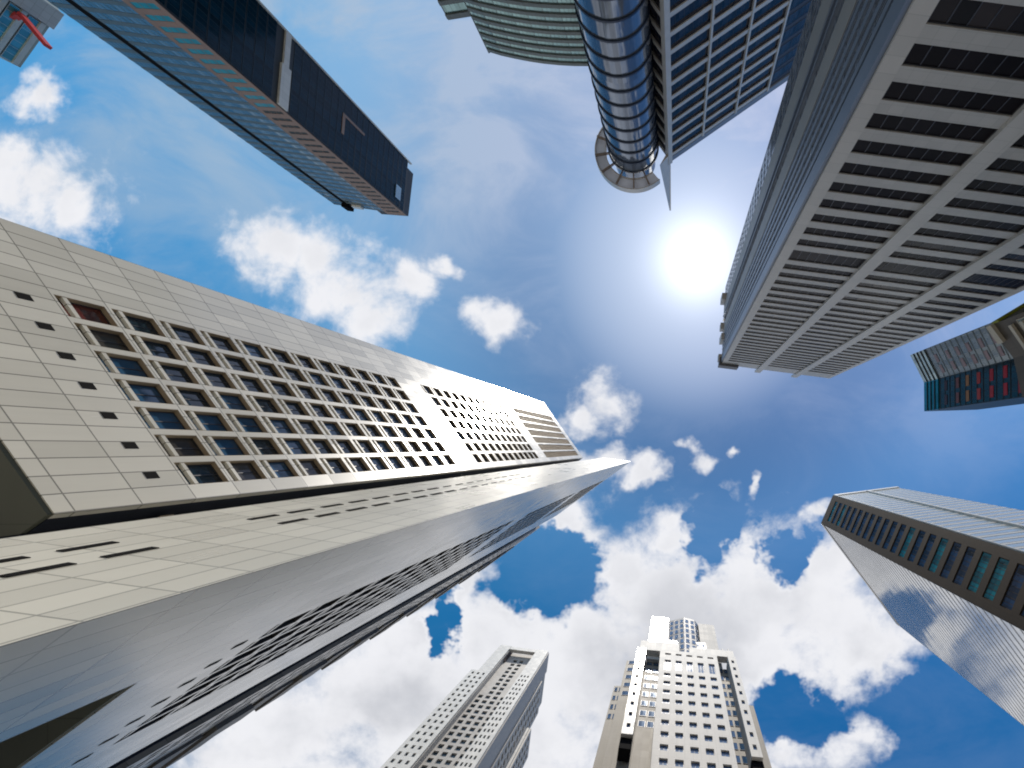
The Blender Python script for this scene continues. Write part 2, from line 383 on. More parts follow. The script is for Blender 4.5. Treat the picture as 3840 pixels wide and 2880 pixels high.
# ================================================================== A  big pale triangular skyscraper
def tower_left():
    HA = 240.; k = HA/F; FL = .0197*HA
    z0off = .156*HA+CAMZ
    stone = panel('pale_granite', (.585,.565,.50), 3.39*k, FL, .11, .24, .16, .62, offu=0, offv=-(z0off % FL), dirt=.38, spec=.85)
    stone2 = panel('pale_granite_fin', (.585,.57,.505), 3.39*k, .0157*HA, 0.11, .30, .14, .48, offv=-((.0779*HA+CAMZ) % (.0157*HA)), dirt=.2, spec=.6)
    stone3 = panel('polished_granite_shaded', (.29,.29,.26), 3.39*k, FL, 0.11, .20, .18, .5, offv=-(z0off % FL), dirt=.35, spec=.75)  # the pale granite again, its colour darkened for the side in shade
    soff = panel('soffit_panels', (.075,.08,.06), 6, 6, .08, .7, .1, .3)
    rev = plain('window_reveal_stone', (.30,.235,.16), .6)
    gl = glass('blue_office_glass', (.015,.03,.045), .04, .0, .6, 2, 2)
    red = glass('red_tinted_glass', (.10,.02,.015), .05, 0, .8, 2, 2)
    b = Bld('skyscraper', 'huge pale stone tower with knife-edge corner and a grid of deep square windows', 'skyscraper', HA, (-120, 30))
    V = lambda x, y: Vector((x, y))
    ud = V(.581, .814); db = V(-.814, .581)
    C1 = V(-94, 10); C2 = C1-ud*67.9; D = .7/k
    P0 = V(-46.4, 13.6); F1 = V(-73.7, 9.9)
    gd = V(-.808, .589); gi = V(-.589, -.808)
    G = lambda t, d=0: P0+gd*t+gi*d
    zt = b.z(1); zs = b.z(.151); zw = b.z(.1276)
    # --- slab with the big window grid (prism set back behind the stone skin)
    a = MB(); a.prism([b.p(C1+db*D), b.p(C2+db*D), b.p(C2+db*60), b.p(C1+db*60)], zs+.01, zt, 0)
    dk = panel('shade_dark_cladding', (.018,.022,.034), 3, 4, .1, .6, .2, .3, spec=.2)  # near-black colour stands in for the shade on slab return and recess
    b.part('slab_core', a, [dk])
    a = MB(); a.prism([b.p(C1+db*.2-ud*.1), b.p(C2+db*.2), b.p(C2+db*59.9+ud*.2), b.p(C1+db*59.9-ud*.1)], zs-.35, zs-.02, 0)
    b.part('soffit', a, soff)
    fs = b.face(C1, C2); k_ = b.k
    # --- facade skin
    def skin(face, s_first, pitch, width, levels1, levels2, louv, hole_lvl, stonemat, flip=False, extra0=0., zb=zs, zcut=None):
        cols = [(s_first+pitch*i) for i in range(7)]; cw = pitch*.80
        S = [extra0]
        for c in cols: S += [c-cw/2, c+cw/2]
        S.append(width)
        hh = FL*.89
        Z = [zb]; kinds = [None]
        base = b.z(.2054); lv = lambda i: base+FL*1.015*i
        zz = lv(hole_lvl); 
        rows = [('hole', zz-.8, zz+.8)]
        rows += [('win', lv(i)-hh/2, lv(i)+hh/2) for i in levels1]
        for i in levels2[1]: pass
        rows += [('win', lv(i)-hh/2, lv(i)+hh/2) for i in levels2[0]]
        rows += [('louvre', lv(louv[0])-hh/2, b.z(.972))]
        Z = [zb]; tag = []
        for (kd, a_, b_) in rows: tag += [None, kd]; Z += [a_, b_]
        tag.append(None); Z.append(zt)
        m = MB()
        hw = cw*.2
        # full openings
        m.holed(face, S, Z, lambda i, j: (i % 2 == 1) and tag[j] in ('win', 'louvre'), .7)
        b.part('stone_facade', m, [stonemat])
        rv = MB(); bars = MB(); lb = MB(); bk = MB()
        for j, tg in enumerate(tag):
            for i in range(7):
                s0, s1 = S[1+2*i], S[2+2*i]; za, zb_ = Z[j], Z[j+1]
                if tg == 'win':
                    mat = 'red' if (face is fs and i == 6 and j == 3) else ('deep_reflect' if random.random() < (.6 if i in (2, 3) and face is fs else .12) else ('deep_blind' if random.random() < .10 else 'deep'))
                    b.win(face, s0+.02, za+.02, s1-s0-.04, zb_-za-.04, -.62, mat)
                    bars.box(face, s0, s1, za+FL*.14, za+FL*.22, -.45, -.05)
                    rv.box(face, s0+.01, s1-.01, zb_-.05, zb_-.012, -.6, -.03); 
                    rv.box(face, s0+.012, s0+.05, za+.05, zb_-.06, -.6, -.03); rv.box(face, s1-.05, s1-.012, za+.05, zb_-.06, -.6, -.03)
                elif tg == 'louvre':
                    lb.box(face, s0+.02, s1-.02, za+.02, zb_-.02, -.69, -.62)
                    n_ = int((zb_-za)/1.2)
                    for q in range(n_): lb.box(face, s0+.03, s1-.03, za+1.2*q+.3, za+1.2*q+.5, -.6, -.2)
                elif tg == 'hole':
                    c = (s0+s1)/2; hz = (za+zb_)/2; hs = .11*pitch
                    v = MB(); v.box(face, c-hs, c+hs, hz-.55, hz+.55, .004, .03); b.part('vent', v, [M_black])
        b.part('window_reveals', rv, [rev if face is fs else M_frame]); b.part('sill_bars', bars, [stonemat]); b.part('louvre_screen', lb, [rev])  # dark frame tone stands in for shade in the far side's reveals
    skin(fs, 6.03*k_, 6.78*k_, fs.w, range(0, 12), (range(14, 25), []), (27, 39), -1, stone)
    # --- the body with the knife edge: foot, upper mass, outer wing
    foot = [F1, P0, G(27.6), F1+db*22]
    a = MB(); a.prism([b.p(q) for q in foot], 0, zt-.3); b.part('fin_wall', a, stone2)
    fr = b.face(P0, F1); sl = MB()
    # slots on the fin's front face
    for t_, hs in ((19.2, 1), (14.5, 1)):
        hl = [.090-.0157*2, .090, .106] + [.153+.0157*i for i in range(8)]
        for q, h in enumerate(hl):
            m = MB(); m.box(fr, t_*k_-.45*k_, t_*k_+.45*k_, b.z(h), b.z(h+.0105), .005, .05)
            b.part('wall_slot', m, M_black)
        for q in range(9):
            h = .280+.0157*q
            m = MB(); m.box(fr, t_*k_-.2*k_, t_*k_+.2*k_, b.z(h), b.z(h+.009), .005, .05); b.part('wall_slot', m, M_black)
    # dark recess between slab and fin
    a = MB(); a.prism([b.p(q) for q in (C1+db*5, V(-91.3, 22.45), V(-120, 40), C1+db*40)], 0, zt-.6); b.part('recess_wall', a, dk)
    cr = Face(b.p(C1+db*5), b.p(V(-91.3, 22.45)))
    for h in (.185, .30, .42):
        m = MB(); m.box(cr, .6, 2.4, b.z(h), b.z(h)+1.2, 0.01, 1.1); b.part('recess_bracket', m, rev)
    # polished shaded side
    D2 = D
    mass = [G(27.7, D2), G(92.4, D2), G(92.4, 5), G(112, 5), G(112, D2), G(165, D2), G(165, 40), V(-170, 40), V(-100, 30), V(-80, 22)]
    a = MB(); a.prism([b.p(q) for q in mass], zw+.01, zt-.35); b.part('inner_wall', a, [dk])
    a = MB(); a.prism([b.p(q) for q in (G(27.8,.2), G(92.3,.2), G(165,1), G(165,38), V(-170,41), V(-100,31), V(-80, 24))], zw-.3, zw-.02); b.part('soffit', a, soff)
    a = MB(); a.prism([b.p(q) for q in (G(60, 18), G(150, 18), G(150, 36), G(60, 34))], 0, zw-.31); b.part('podium_wall', a, dk)
    fg = Face(b.p(P0), b.p(G(165)))
    if fg.n.dot(Vector((.589, .808))) < 0: fg.n = -fg.n; 
    a_ = fg.u if abs(fg.n.x-fg.u.y) < 1e-6 else -fg.u; fg.ang = math.atan2(a_.y, a_.x)
    # blank part of the foot on this side
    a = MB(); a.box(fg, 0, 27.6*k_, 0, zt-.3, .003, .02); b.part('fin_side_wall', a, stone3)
    class Sub: pass
    def subface(t0, t1):
        f2 = Face(b.p(G(t0)), b.p(G(t1))); f2.n = fg.n.copy(); f2.ang = fg.ang; return f2
    f2 = subface(27.6, 92.4)
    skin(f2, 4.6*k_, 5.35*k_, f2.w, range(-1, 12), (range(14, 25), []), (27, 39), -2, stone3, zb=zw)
    f3 = subface(112, 165)
    m = MB(); S = [0]; 
    for i in range(4): S += [f3.w*(.06+.085*i), f3.w*(.06+.085*i+.05)]
    S += [f3.w*.5, f3.w*.93, f3.w]
    Z = [zw]
    i = 0; zc = zw+FL
    while zc+FL < zt-1: Z += [zc, zc+FL*.62]; zc += FL
    Z.append(zt-.3)
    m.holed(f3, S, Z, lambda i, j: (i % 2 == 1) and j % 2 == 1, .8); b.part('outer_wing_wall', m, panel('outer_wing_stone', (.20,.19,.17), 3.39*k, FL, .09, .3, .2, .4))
    zc = zw+FL; q = 0; bay = MB()
    while zc+FL*2 < zt-1:
        bay.box(f3, f3.w*.52, f3.w*(.99 if q % 2 else 1.03), zc, zc+FL*1.5, -.5, .5+.35*(q % 2)); zc += FL*2; q += 1
    bay.box(f3, f3.w*.60, f3.w*.96, zw, zt-1, -.4, .3)
    b.part('bay_stack', bay, panel('dark_bay_cladding', (.06,.055,.05), 2, 2, .1, .5, .3, .3))
    gl2 = glass('sky_reflection_glass', (.03,.09,.17), .06, .1, .7, 2, 2); gl3 = glass('blind_behind_glass', (.05,.045,.04), .1, 0, .5, .4, 2)  # bluish panes carry a sky reflection in their colour
    b.build_windows({'deep': (M_frame, gl), 'deep_reflect': (M_frame, gl2), 'deep_blind': (M_frame, gl3), 'red': (M_frame, red), 'plain': (M_frame, gl)})
tower_left()

# ================================================================== E  big grey tower with ribbon windows on the right
def tower_right():
    HE = 190.; b = Bld('office_tower', 'grey stone-banded office tower with long dark ribbon windows beside the sun', 'office tower', HE, (100, -110)); k = b.k
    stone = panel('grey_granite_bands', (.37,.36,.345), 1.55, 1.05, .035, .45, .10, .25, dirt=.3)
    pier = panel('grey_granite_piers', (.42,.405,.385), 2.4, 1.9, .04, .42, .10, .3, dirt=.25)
    gl = glass('dark_brown_glass', (.008,.006,.007), .25, 0, .05, 1.6, 3, .8)
    gs = glass('grey_side_glass', (.09,.11,.13), .12, .4, .8, 1.5, 4.05, .6)
    fin = plain('blue_grey_fin', (.15,.175,.22), .35, .4)  # blue-grey lowered in tone for the side's shade
    core = plain('dark_wall', (.06,.055,.055), .6)
    E0, E1, E2 = (44.2, -84), (152.4, -69.9), (48.2, -160)
    a = MB(); a.prism([b.p(E0), b.p(E1), b.p((158, -74)), b.p((166, -146)), b.p(E2)], 0, b.z(.995)); b.part('wall', a, core)
    f = b.face(E0, E1); W = f.w
    bays = [(4.4, 35.8), (41.4, 73.8), (79.4, 106.0)]
    tops = [(.1953+.0213*i, .0120) for i in range(-5, 11)]+[(.4407, .0225)]+[(.462+.0213*i, .0122) for i in range(0, 24)]
    zb = [0]
    m = MB(); prev = 0.
    for (tp, hh) in tops:
        z0, z1 = b.z(tp-hh), b.z(tp)
        for (s0, s1) in bays:
            m.box(f, s0*k, s1*k, prev, z0, 0.001, .28)
            b.win(f, s0*k+.01, z0+.01, (s1-s0)*k-.02, z1-z0-.02, .05, 'blind' if random.random() < .10 else 'plain', 7)
        prev = z1
    for (s0, s1) in bays: m.box(f, s0*k, s1*k, prev, b.z(1), 0.001, .28)
    b.part('spandrel_bands', m, stone)
    for (s0, s1, top, dd) in ((0, 4.4, 1., .32), (35.8, 41.4, 1.03, .75), (73.8, 79.4, 1.03, .75), (106.0, 109.1, 1., .32)):
        m = MB(); m.box(f, s0*k, s1*k, 0, b.z(top), 0.002, dd); b.part('pier', m, pier)
    # narrow chamfer at the far corner
    fc = b.face(E1, (158, -74)); m = MB(); m.box(fc, .1, fc.w, 0, b.z(1), .002, .3); b.part('corner_glass', m, gs)
    # side with fins
    fs = b.face(E0, E2); L = fs.w; kk = L/76.1
    m = MB(); m.box(fs, 0, 5.5*kk, 0, b.z(1), .002, .5); b.part('corner_column', m, fin)
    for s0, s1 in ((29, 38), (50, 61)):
        m = MB(); m.box(fs, s0*kk, s1*kk, 0, b.z(1), .002, .2); b.part('side_pier', m, panel('shaded_side_granite', (.21,.20,.185), 2.4, 1.9, .04, .42, .1, .3))  # granite colour lowered to put the side in shade
    for q in range(5):
        s0 = (8.+q*4.2)*kk; m = MB(); m.box(fs, s0, s0+.75, 0, b.z(.99), .002, .25); b.part('fin', m, fin)
    for q in range(2):
        s0 = (41.+q*4.2)*kk; m = MB(); m.box(fs, s0, s0+.5, 0, b.z(.99), .002, .6); b.part('fin', m, fin)
    i = 0; h = .10
    while h < .985:
        for (s0, s1) in ((5.7, 28.8), (38.2, 49.8), (61.2, 75.8)):
            b.win(fs, s0*kk, b.z(h), (s1-s0)*kk, .0205*HE, .01, 'side', 3, 'side_window')
        h += .0213
    # small rooftop boxes along the side
    for s0, h0, dd in ((2., .985, 1.6), (20., .96, 1.3), (33., .985, 1.4), (60, .97, 1.7)):
        m = MB(); m.box(fs, s0*kk, s0*kk+2.6, b.z(h0), b.z(1.01), -.4, dd); b.part('parapet_box', m, pier)
    m = MB(); m.box(f, -1.2, W*.15, b.z(.982), b.z(1.012), -2, 1.4); b.part('roof_ledge', m, plain('roof_ledge_dark', (.07,.07,.08), .5))
    b.build_windows({'plain': (M_frame, gl), 'blind': (M_frame, glass('brown_blind_glass', (.020,.016,.015), .25, 0, .1, 1.6, 3, 1.6)), 'side': (fin, gs)})
tower_right()

# ================================================================== B  dark blue tower, top left
def tower_upper_left():
    HB = 200.; b = Bld('glass_tower', 'slim tower with navy glass side, brown stone corner and teal windows', 'glass tower', HB, (-310, -270)); k = b.k
    navy = glass('navy_glass', (.002,.022,.04), .12, .0, .12, 1.5, 3.06, .7, .008)
    brown = panel('brown_granite', (.27,.165,.115), 1.6, 3.06, .06, .5, .12, .3)
    teal = glass('teal_glass', (.0,.24,.32), .3, .0, .3, 1.2, 3, .25)
    dkw = glass('dark_teal_glass', (.005,.02,.025), .2, 0, .1)
    pg = glass('pale_green_glass', (.30,.36,.37), .16, .75, .6, 1.4, 3.06, .35, .03)
    white = panel('white_trim', (.62,.62,.58), 2, 3.06, .06, .4, .1, .3)
    A1, A2, A3, A4 = (-266.5, -283.7), (-271., -232.6), (-289.5, -233.8), (-339, -240.8)
    body = plain('dark_body', (.04,.045,.05), .6)
    a = MB(); a.prism([b.p(q) for q in (A1, A2, A3, A4, (-344, -292))], 0, b.z(.99)); b.part('wall', a, body)
    f = b.face(A1, A2); P = .0153*HB
    h = .30
    while h < .985:
        if not (.672 < h+.008 < .70):
            m_ = 'patch' if False else 'navy'
            b.win(f, .25, b.z(h), f.w-.5, P*.93, .02, 'navy', 13)
        h += .0153
    m = MB(); m.box(f, -.25, .25, 0, b.z(1), -.3, .5); b.part('edge_trim', m, white)
    m = MB(); m.box(f, .25, f.w*.45, b.z(.679), b.z(.688), .01, .6); m.box(f, f.w*.45, f.w-.1, b.z(.676), b.z(.692), .011, .7); b.part('belt_course', m, white)
    m = MB(); m.box(f, f.w*.62, f.w*.86, b.z(.955), b.z(.972), .12, .5); b.part('pale_panel', m, glass('pale_panel_glass', (.35,.45,.48), .1, .7))  # pale patch near the top of the navy side
    m = MB(); m.box(f, f.w*.3, f.w*.34, b.z(.80), b.z(.855), .1, .3); m.box(f, f.w*.34, f.w*.62, b.z(.80), b.z(.806), .1, .3); b.part('brown_rail', m, brown)
    # brown corner
    f = b.face(A2, A3); m = MB(); S = [0, f.w*.14, f.w*.86, f.w]; Z = [0]; h = .40
    while h < .985:
        hh = .55 if h < .69 else .42
        Z += [b.z(h), b.z(h)+P*hh]; h += .0153
    Z.append(b.z(1))
    m.holed(f, S, Z, lambda i, j: i == 1 and j % 2 == 1, .1, d=.26); b.part('brown_corner_wall', m, brown)
    h = .40
    while h < .985:
        low = h < .69; hh = .55 if low else .42
        b.win(f, f.w*.14, b.z(h), f.w*.72, P*hh, .14, 'teal' if low else 'dkw', 2)
        h += .0153
    # pale glass side with a dark groove
    f = b.face(A3, A4); g0, g1 = f.w*.66, f.w*.74
    h = .30
    sp = MB()
    while h < .985:
        b.win(f, .1, b.z(h), g0-.2, P*.7, .05, 'pg', 8); b.win(f, g1+.1, b.z(h), f.w-g1-.2, P*.7, .05, 'pg', 4)
        sp.box(f, .1, g0-.1, b.z(h)+P*.7, b.z(h)+P, .01, .16); sp.box(f, g1+.1, f.w, b.z(h)+P*.7, b.z(h)+P, .01, .16); h += .0153
    b.part('spandrel_bands', sp, plain('grey_green_spandrel', (.11,.14,.145), .4, .2))
    m = MB(); m.box(f, g0, g1, 0, b.z(.985), .0, .12); b.part('groove', m, M_black)
    m = MB(); m.box(f, g0-.3, g1+.6, b.z(.975), b.z(.995), .15, 1.6); b.part('roof_cradle', m, M_black)
    m = MB(); m.box(f, g0-6, g0-2, b.z(.975), b.z(.985), .15, 1.0); b.part('roof_box', m, white)
    # roof crown stepping back
    m = MB(); m.prism([b.p(q) for q in ((-268, -278), (-273, -235), (-300, -237), (-300, -280))], b.z(.98), b.z(1.015)); b.part('roof_crown', m, body)
    b.build_windows({'navy': (plain('navy_mullion', (.01,.03,.045), .3, .4), navy), 'teal': (brown, teal), 'dkw': (brown, dkw), 'pg': (plain('grey_green_frame', (.10,.13,.14), .35, .3), pg)}, 100)
tower_upper_left()

# ================================================================== far corner block, top left
def corner_block():
    H = 150.; b = Bld('apartment_tower', 'small turquoise glass tower with red roof rails in the far corner', 'tower', H, (-680, -450)); k = b.k
    g1 = glass('turquoise_glass', (.10,.34,.38), .1, .5, .6, 1.5, 3); fr = plain('pale_green_frame', (.45,.52,.50), .4, .2)
    K1, K2, K3 = (-657, -380), (-617, -436), (-640, -470)
    a = MB(); a.prism([b.p(q) for q in (K1, K2, K3, (-760, -520), (-780, -440))], 0, b.z(1)); b.part('wall', a, plain('grey_green_wall', (.22,.27,.27), .5))
    f = b.face(K1, K2)
    for i in range(14):
        h = .985-.028*i
        b.win(f, .2, b.z(h-.016), f.w*.7, .016*H, .3, 'g', 6)
        m = MB(); m.box(f, 0, f.w*.72, b.z(h), b.z(h+.008), .01, .8); b.part('balcony_slab', m, fr)
    m = MB(); m.box(f, f.w*.73, f.w, 0, b.z(1.002), .01, 1.2); b.part('end_wall', m, panel('pale_teal_cladding', (.36,.42,.43), 2, 2, .06))
    rd = plain('red_paint', (.42,.03,.03), .5)
    a, c, e = b.p((-627, -414)), b.p((-601, -383)), b.p((-643, -407.5))
    fr1 = Face(a, c); m = MB(); m.box(fr1, 0, fr1.w, b.z(.95), b.z(.95)+1.6, -.5, .5); b.part('red_rail', m, rd)
    fr2 = Face(a, e); m = MB(); m.box(fr2, .7, fr2.w, b.z(.95), b.z(.95)+1.6, -.5, .5); b.part('red_rail', m, rd)
    b.build_windows({'g': (fr, g1)})
corner_block()

# ================================================================== C  curved greenish tower, top centre
def tower_curved():
    H = 180.; b = Bld('curved_tower', 'green-grey tower with a curved glass front at the top of the view', 'office tower', H, (-130, -430)); k = b.k
    gl = glass('pale_green_curtain_glass', (.24,.36,.35), .14, .6, .6, 1.8, 3.2, .4, .03); fr = plain('olive_grey_mullion', (.13,.14,.125), .45, .3)
    band = panel('grey_green_band', (.15,.165,.15), 1.8, 3, .08, .4, .15, .4)
    pts = [(-187.5, -394.7), (-174, -390.6), (-160, -387.5), (-146, -384.8), (-132, -382.7), (-117, -381.2), (-102, -380.4), (-87, -380.3), (-70, -381), (-55, -383)]
    a = MB(); a.prism([b.p(q) for q in pts+[(-55, -440), (-210, -470)]], 0, b.z(.995)); b.part('wall', a, band)
    P = .0185
    bands = MB()
    nlev = 13
    for i in range(nlev):
        h = .985-P*i
        for j in range(len(pts)-1):
            f = b.face(pts[j], pts[j+1])
            b.win(f, .0, b.z(h-P*.62), f.w, P*.62*H, .25, 'g', 3)
    for j in range(len(pts)-1):
        f = b.face(pts[j], pts[j+1])
        for i in range(nlev): 
            h = .985-P*i; bands.box(f, -.02, f.w+.02, b.z(h), b.z(h+P*.38)-.01, .02, .75)
    b.part('floor_bands', bands, band)
    # left wing
    Wp = [(-229, -427.5), (-204, -431.5)]
    a = MB(); a.prism([b.p(q) for q in (Wp[0], Wp[1], (-190, -470), (-240, -470))], 0, b.z(1)); b.part('wing_wall', a, band)
    f = b.face(*Wp); sb = MB()
    for i in range(8):
        h = .985-.03*i
        b.win(f, .2, b.z(h-.02), f.w-.4, .02*H, .1, 'g', 2); sb.box(f, 0, f.w, b.z(h), b.z(h+.009), .01, .7)
    b.part('wing_bands', sb, band)
    f = b.face((-187.5, -394.7), (-191.5, -403)); m = MB(); m.box(f, 0, .6, 0, b.z(1), -.2, .5); b.part('edge_trim', m, band)
    b.build_windows({'g': (fr, gl)})
tower_curved()

# ================================================================== D  tower with round glass stair and lattice
def tower_lattice():
    H = 200.; b = Bld('lattice_tower', 'dark glass tower with pale slanted lattice, round glass shaft, halo ring and spire', 'office tower', H, (10, -310)); k = b.k
    metal = plain('pale_lattice_metal', (.50,.48,.45), .4, .3); glb = glass('deep_blue_glass', (.012,.014,.024), .1, .0, .3, 1.8, 3, 1.2, .02)
    core = plain('dark_core', (.03,.032,.045), .5)
    S, Rr, L = (-8.5, -286), (112, -370), (-21.5, -304)
    a = MB(); a.prism([b.p(q) for q in (S, Rr, (102, -386), (-4, -318), L)], 0, b.z(.99)); b.part('wall', a, core)
    P = .0315
    f = b.face(S, Rr); fl = b.face(S, L)
    lat = MB(); lat2 = MB(); W = f.w
    ribs = [28.0/146.9, 57.0/146.9, 93/146.9]
    # rib positions from their directions
    def t_on(m):  # m = x/y of the ray; point S + t*u
        ux, uy = (f.u.x, f.u.y); sx, sy = b.p(S); return (m*sy-sx)/(ux-m*uy)
    rb = [t_on(-(1690*.6329+1600-2540)/(1679-30*.6329)), t_on(-(1930*.6329+1600-2540)/(1679-30*.6329)), t_on(-(2140*.6329+1600-2540)/(1679-20*.6329))]
    h = .979
    ends = [0]+rb
    while h > .45:
        lat.box(f, .6, rb[2], b.z(h-.005), b.z(h+.0025), .35, .75)
        lat2.box(fl, .3, fl.w-.1, b.z(h-.005), b.z(h+.0025), .3, .8)
        for j in range(3): b.win(f, ends[j]+.3, b.z(h-.029), ends[j+1]-ends[j]-.5, P*H*.74, .02, 'g', 4)
        b.win(f, rb[2]+.4, b.z(h-.029), W-rb[2]-.8, P*H*.74, .02, 'g', 4)
        b.win(fl, .4, b.z(h-.029), fl.w-.5, P*H*.74, .02, 'g', 2)
        h -= P
    lat2.box(fl, fl.w-.5, fl.w-.08, b.z(.44), b.z(.985), .25, .7)
    b.part('lattice', lat, metal, label='slanting pale bars on the wide dark face'); b.part('lattice', lat2, metal, label='short pale bars beside the round shaft')
    for t in rb:
        m = MB(); m.box(f, t-.4, t+.4, 0, b.z(.985), .3, 1.15); b.part('rib', m, metal)
    m = MB(); m.box(f, -.9, 1.1, 0, b.z(1.0), -.9, 1.3); b.part('spine', m, metal)
    m = MB(); m.box(f, .0, W, b.z(.985), b.z(1.0), .02, .6); b.part('roof_edge', m, plain('blue_grey_coping', (.15,.18,.24), .4))
    # round shaft
    cx, cy = b.p((-43, -294)); r = 24.0*k; n = 56
    def ring(mb, r0, r1, z0, z1, a0=0., a1=2*math.pi, nn=n):
        for i in range(nn):
            p0, p1 = a0+(a1-a0)*i/nn, a0+(a1-a0)*(i+1)/nn
            c0, s0, c1, s1 = math.cos(p0), math.sin(p0), math.cos(p1), math.sin(p1)
            for rr in (r0, r1): mb.quad([(cx+rr*c0,cy+rr*s0,z0),(cx+rr*c1,cy+rr*s1,z0),(cx+rr*c1,cy+rr*s1,z1),(cx+rr*c0,cy+rr*s0,z1)], [(rr*p0,z0),(rr*p1,z0),(rr*p1,z1),(rr*p0,z1)])
            for z in (z0, z1): mb.quad([(cx+r0*c0,cy+r0*s0,z),(cx+r1*c0,cy+r1*s0,z),(cx+r1*c1,cy+r1*s1,z),(cx+r0*c1,cy+r0*s1,z)], [(r0*p0,0),(r1*p0,1),(r1*p1,1),(r0*p1,0)])
    def storey(z0, z1, rr):
        me = bpy.data.meshes.new('curved_window'); vs = []; fs = []
        for i in range(n):
            a = 2*math.pi*i/n; vs += [(cx+rr*math.cos(a)-b.loc[0], cy+rr*math.sin(a)-b.loc[1], z0), (cx+rr*math.cos(a)-b.loc[0], cy+rr*math.sin(a)-b.loc[1], z1)]
            fs.append((2*i, 2*((i+1) % n), 2*((i+1) % n)+1, 2*i+1))
        me.from_pydata(vs, [], fs); ul = me.uv_layers.new(name='UVMap')
        for pl in me.polygons:
            i = pl.index
            for q, li in enumerate(pl.loop_indices): ul.data[li].uv = ((i+(q in (1, 2)))*rr*2*math.pi/n, z0 if q < 2 else z1)
            pl.use_smooth = True
        me.materials.append(colg); ob = bpy.data.objects.new('curved_window', me); COL.objects.link(ob); ob.parent = b.o
    colg = glass('round_shaft_glass', (.17,.20,.25), .08, .6, .9, 1.7, 50, .5, .035)
    h = .979; rg = MB()
    while h > .45:
        storey(b.z(h-P)+.25, b.z(h)-.25, r); ring(rg, r-.3, r+.45, b.z(h)-.3, b.z(h)+.3); h -= P
    ring(rg, r-.3, r+.45, b.z(h)-.3, b.z(h)+.3)
    b.part('floor_rings', rg, plain('dark_blue_ring', (.02,.03,.055), .35, .3))
    m = MB(); ring(m, .1, r-.4, 0, b.z(.985)); b.part('shaft_core', m, core)
    # halo ring on struts
    m = MB(); ring(m, 28.2*k, 38.3*k, b.z(.992), b.z(1.0)-.2, R(48), R(235)); b.part('halo_ring', m, plain('halo_metal', (.62,.68,.82), .5, .0))
    m = MB(); ring(m, 37.9*k, 38.7*k, b.z(.988), b.z(1.003), R(48), R(235)); ring(m, 27.6*k, 28.4*k, b.z(.988), b.z(1.003), R(48), R(235)); b.part('halo_rim', m, metal)
    for a in (66, 90, 117, 145, 172, 200, 228):
        c, s_ = math.cos(R(a)), math.sin(R(a)); f3 = Face((cx+c*r, cy+s_*r), (cx+c*38.5*k, cy+s_*38.5*k))
        m = MB(); m.box(f3, 0, f3.w, b.z(.984), b.z(.990), -.25, .25); b.part('halo_strut', m, plain('bronze_strut', (.25,.2,.17), .4, .4))
    # upper drum of the shaft
    m = MB(); ring(m, .2, r*.86, b.z(.98), b.z(1.03)); b.part('upper_drum', m, colg, smooth=False)
    # spire blade
    a0, a1, a2 = b.p((-17, -274)), b.p((-9.5, -287)), b.p((-6.5, -285))
    zt = b.z(1.2); z0 = b.z(.97); tip = b.p((-7.0*1.2, -237*1.2))
    m = MB(); q0 = (*a0, z0); q1 = (*a1, z0); q2 = (*a2, z0)
    tp = [(tip[0]-.35, tip[1], zt), (tip[0]+.35, tip[1], zt), (tip[0], tip[1]-.5, zt)]
    m.quad([q0, q1, tp[2], tp[0]], [(0,0),(1,0),(1,1),(0,1)]); m.quad([q1, q2, tp[1], tp[2]], [(0,0),(1,0),(1,1),(0,1)]); m.quad([q2, q0, tp[0], tp[1]], [(0,0),(1,0),(1,1),(0,1)])
    m.quad([q0, q1, q2], [(0,0),(1,0),(1,1)]); m.quad(tp, [(0,0),(1,0),(1,1)])
    b.part('spire', m, metal)
    b.build_windows({'g': (core, glb)})
tower_lattice()

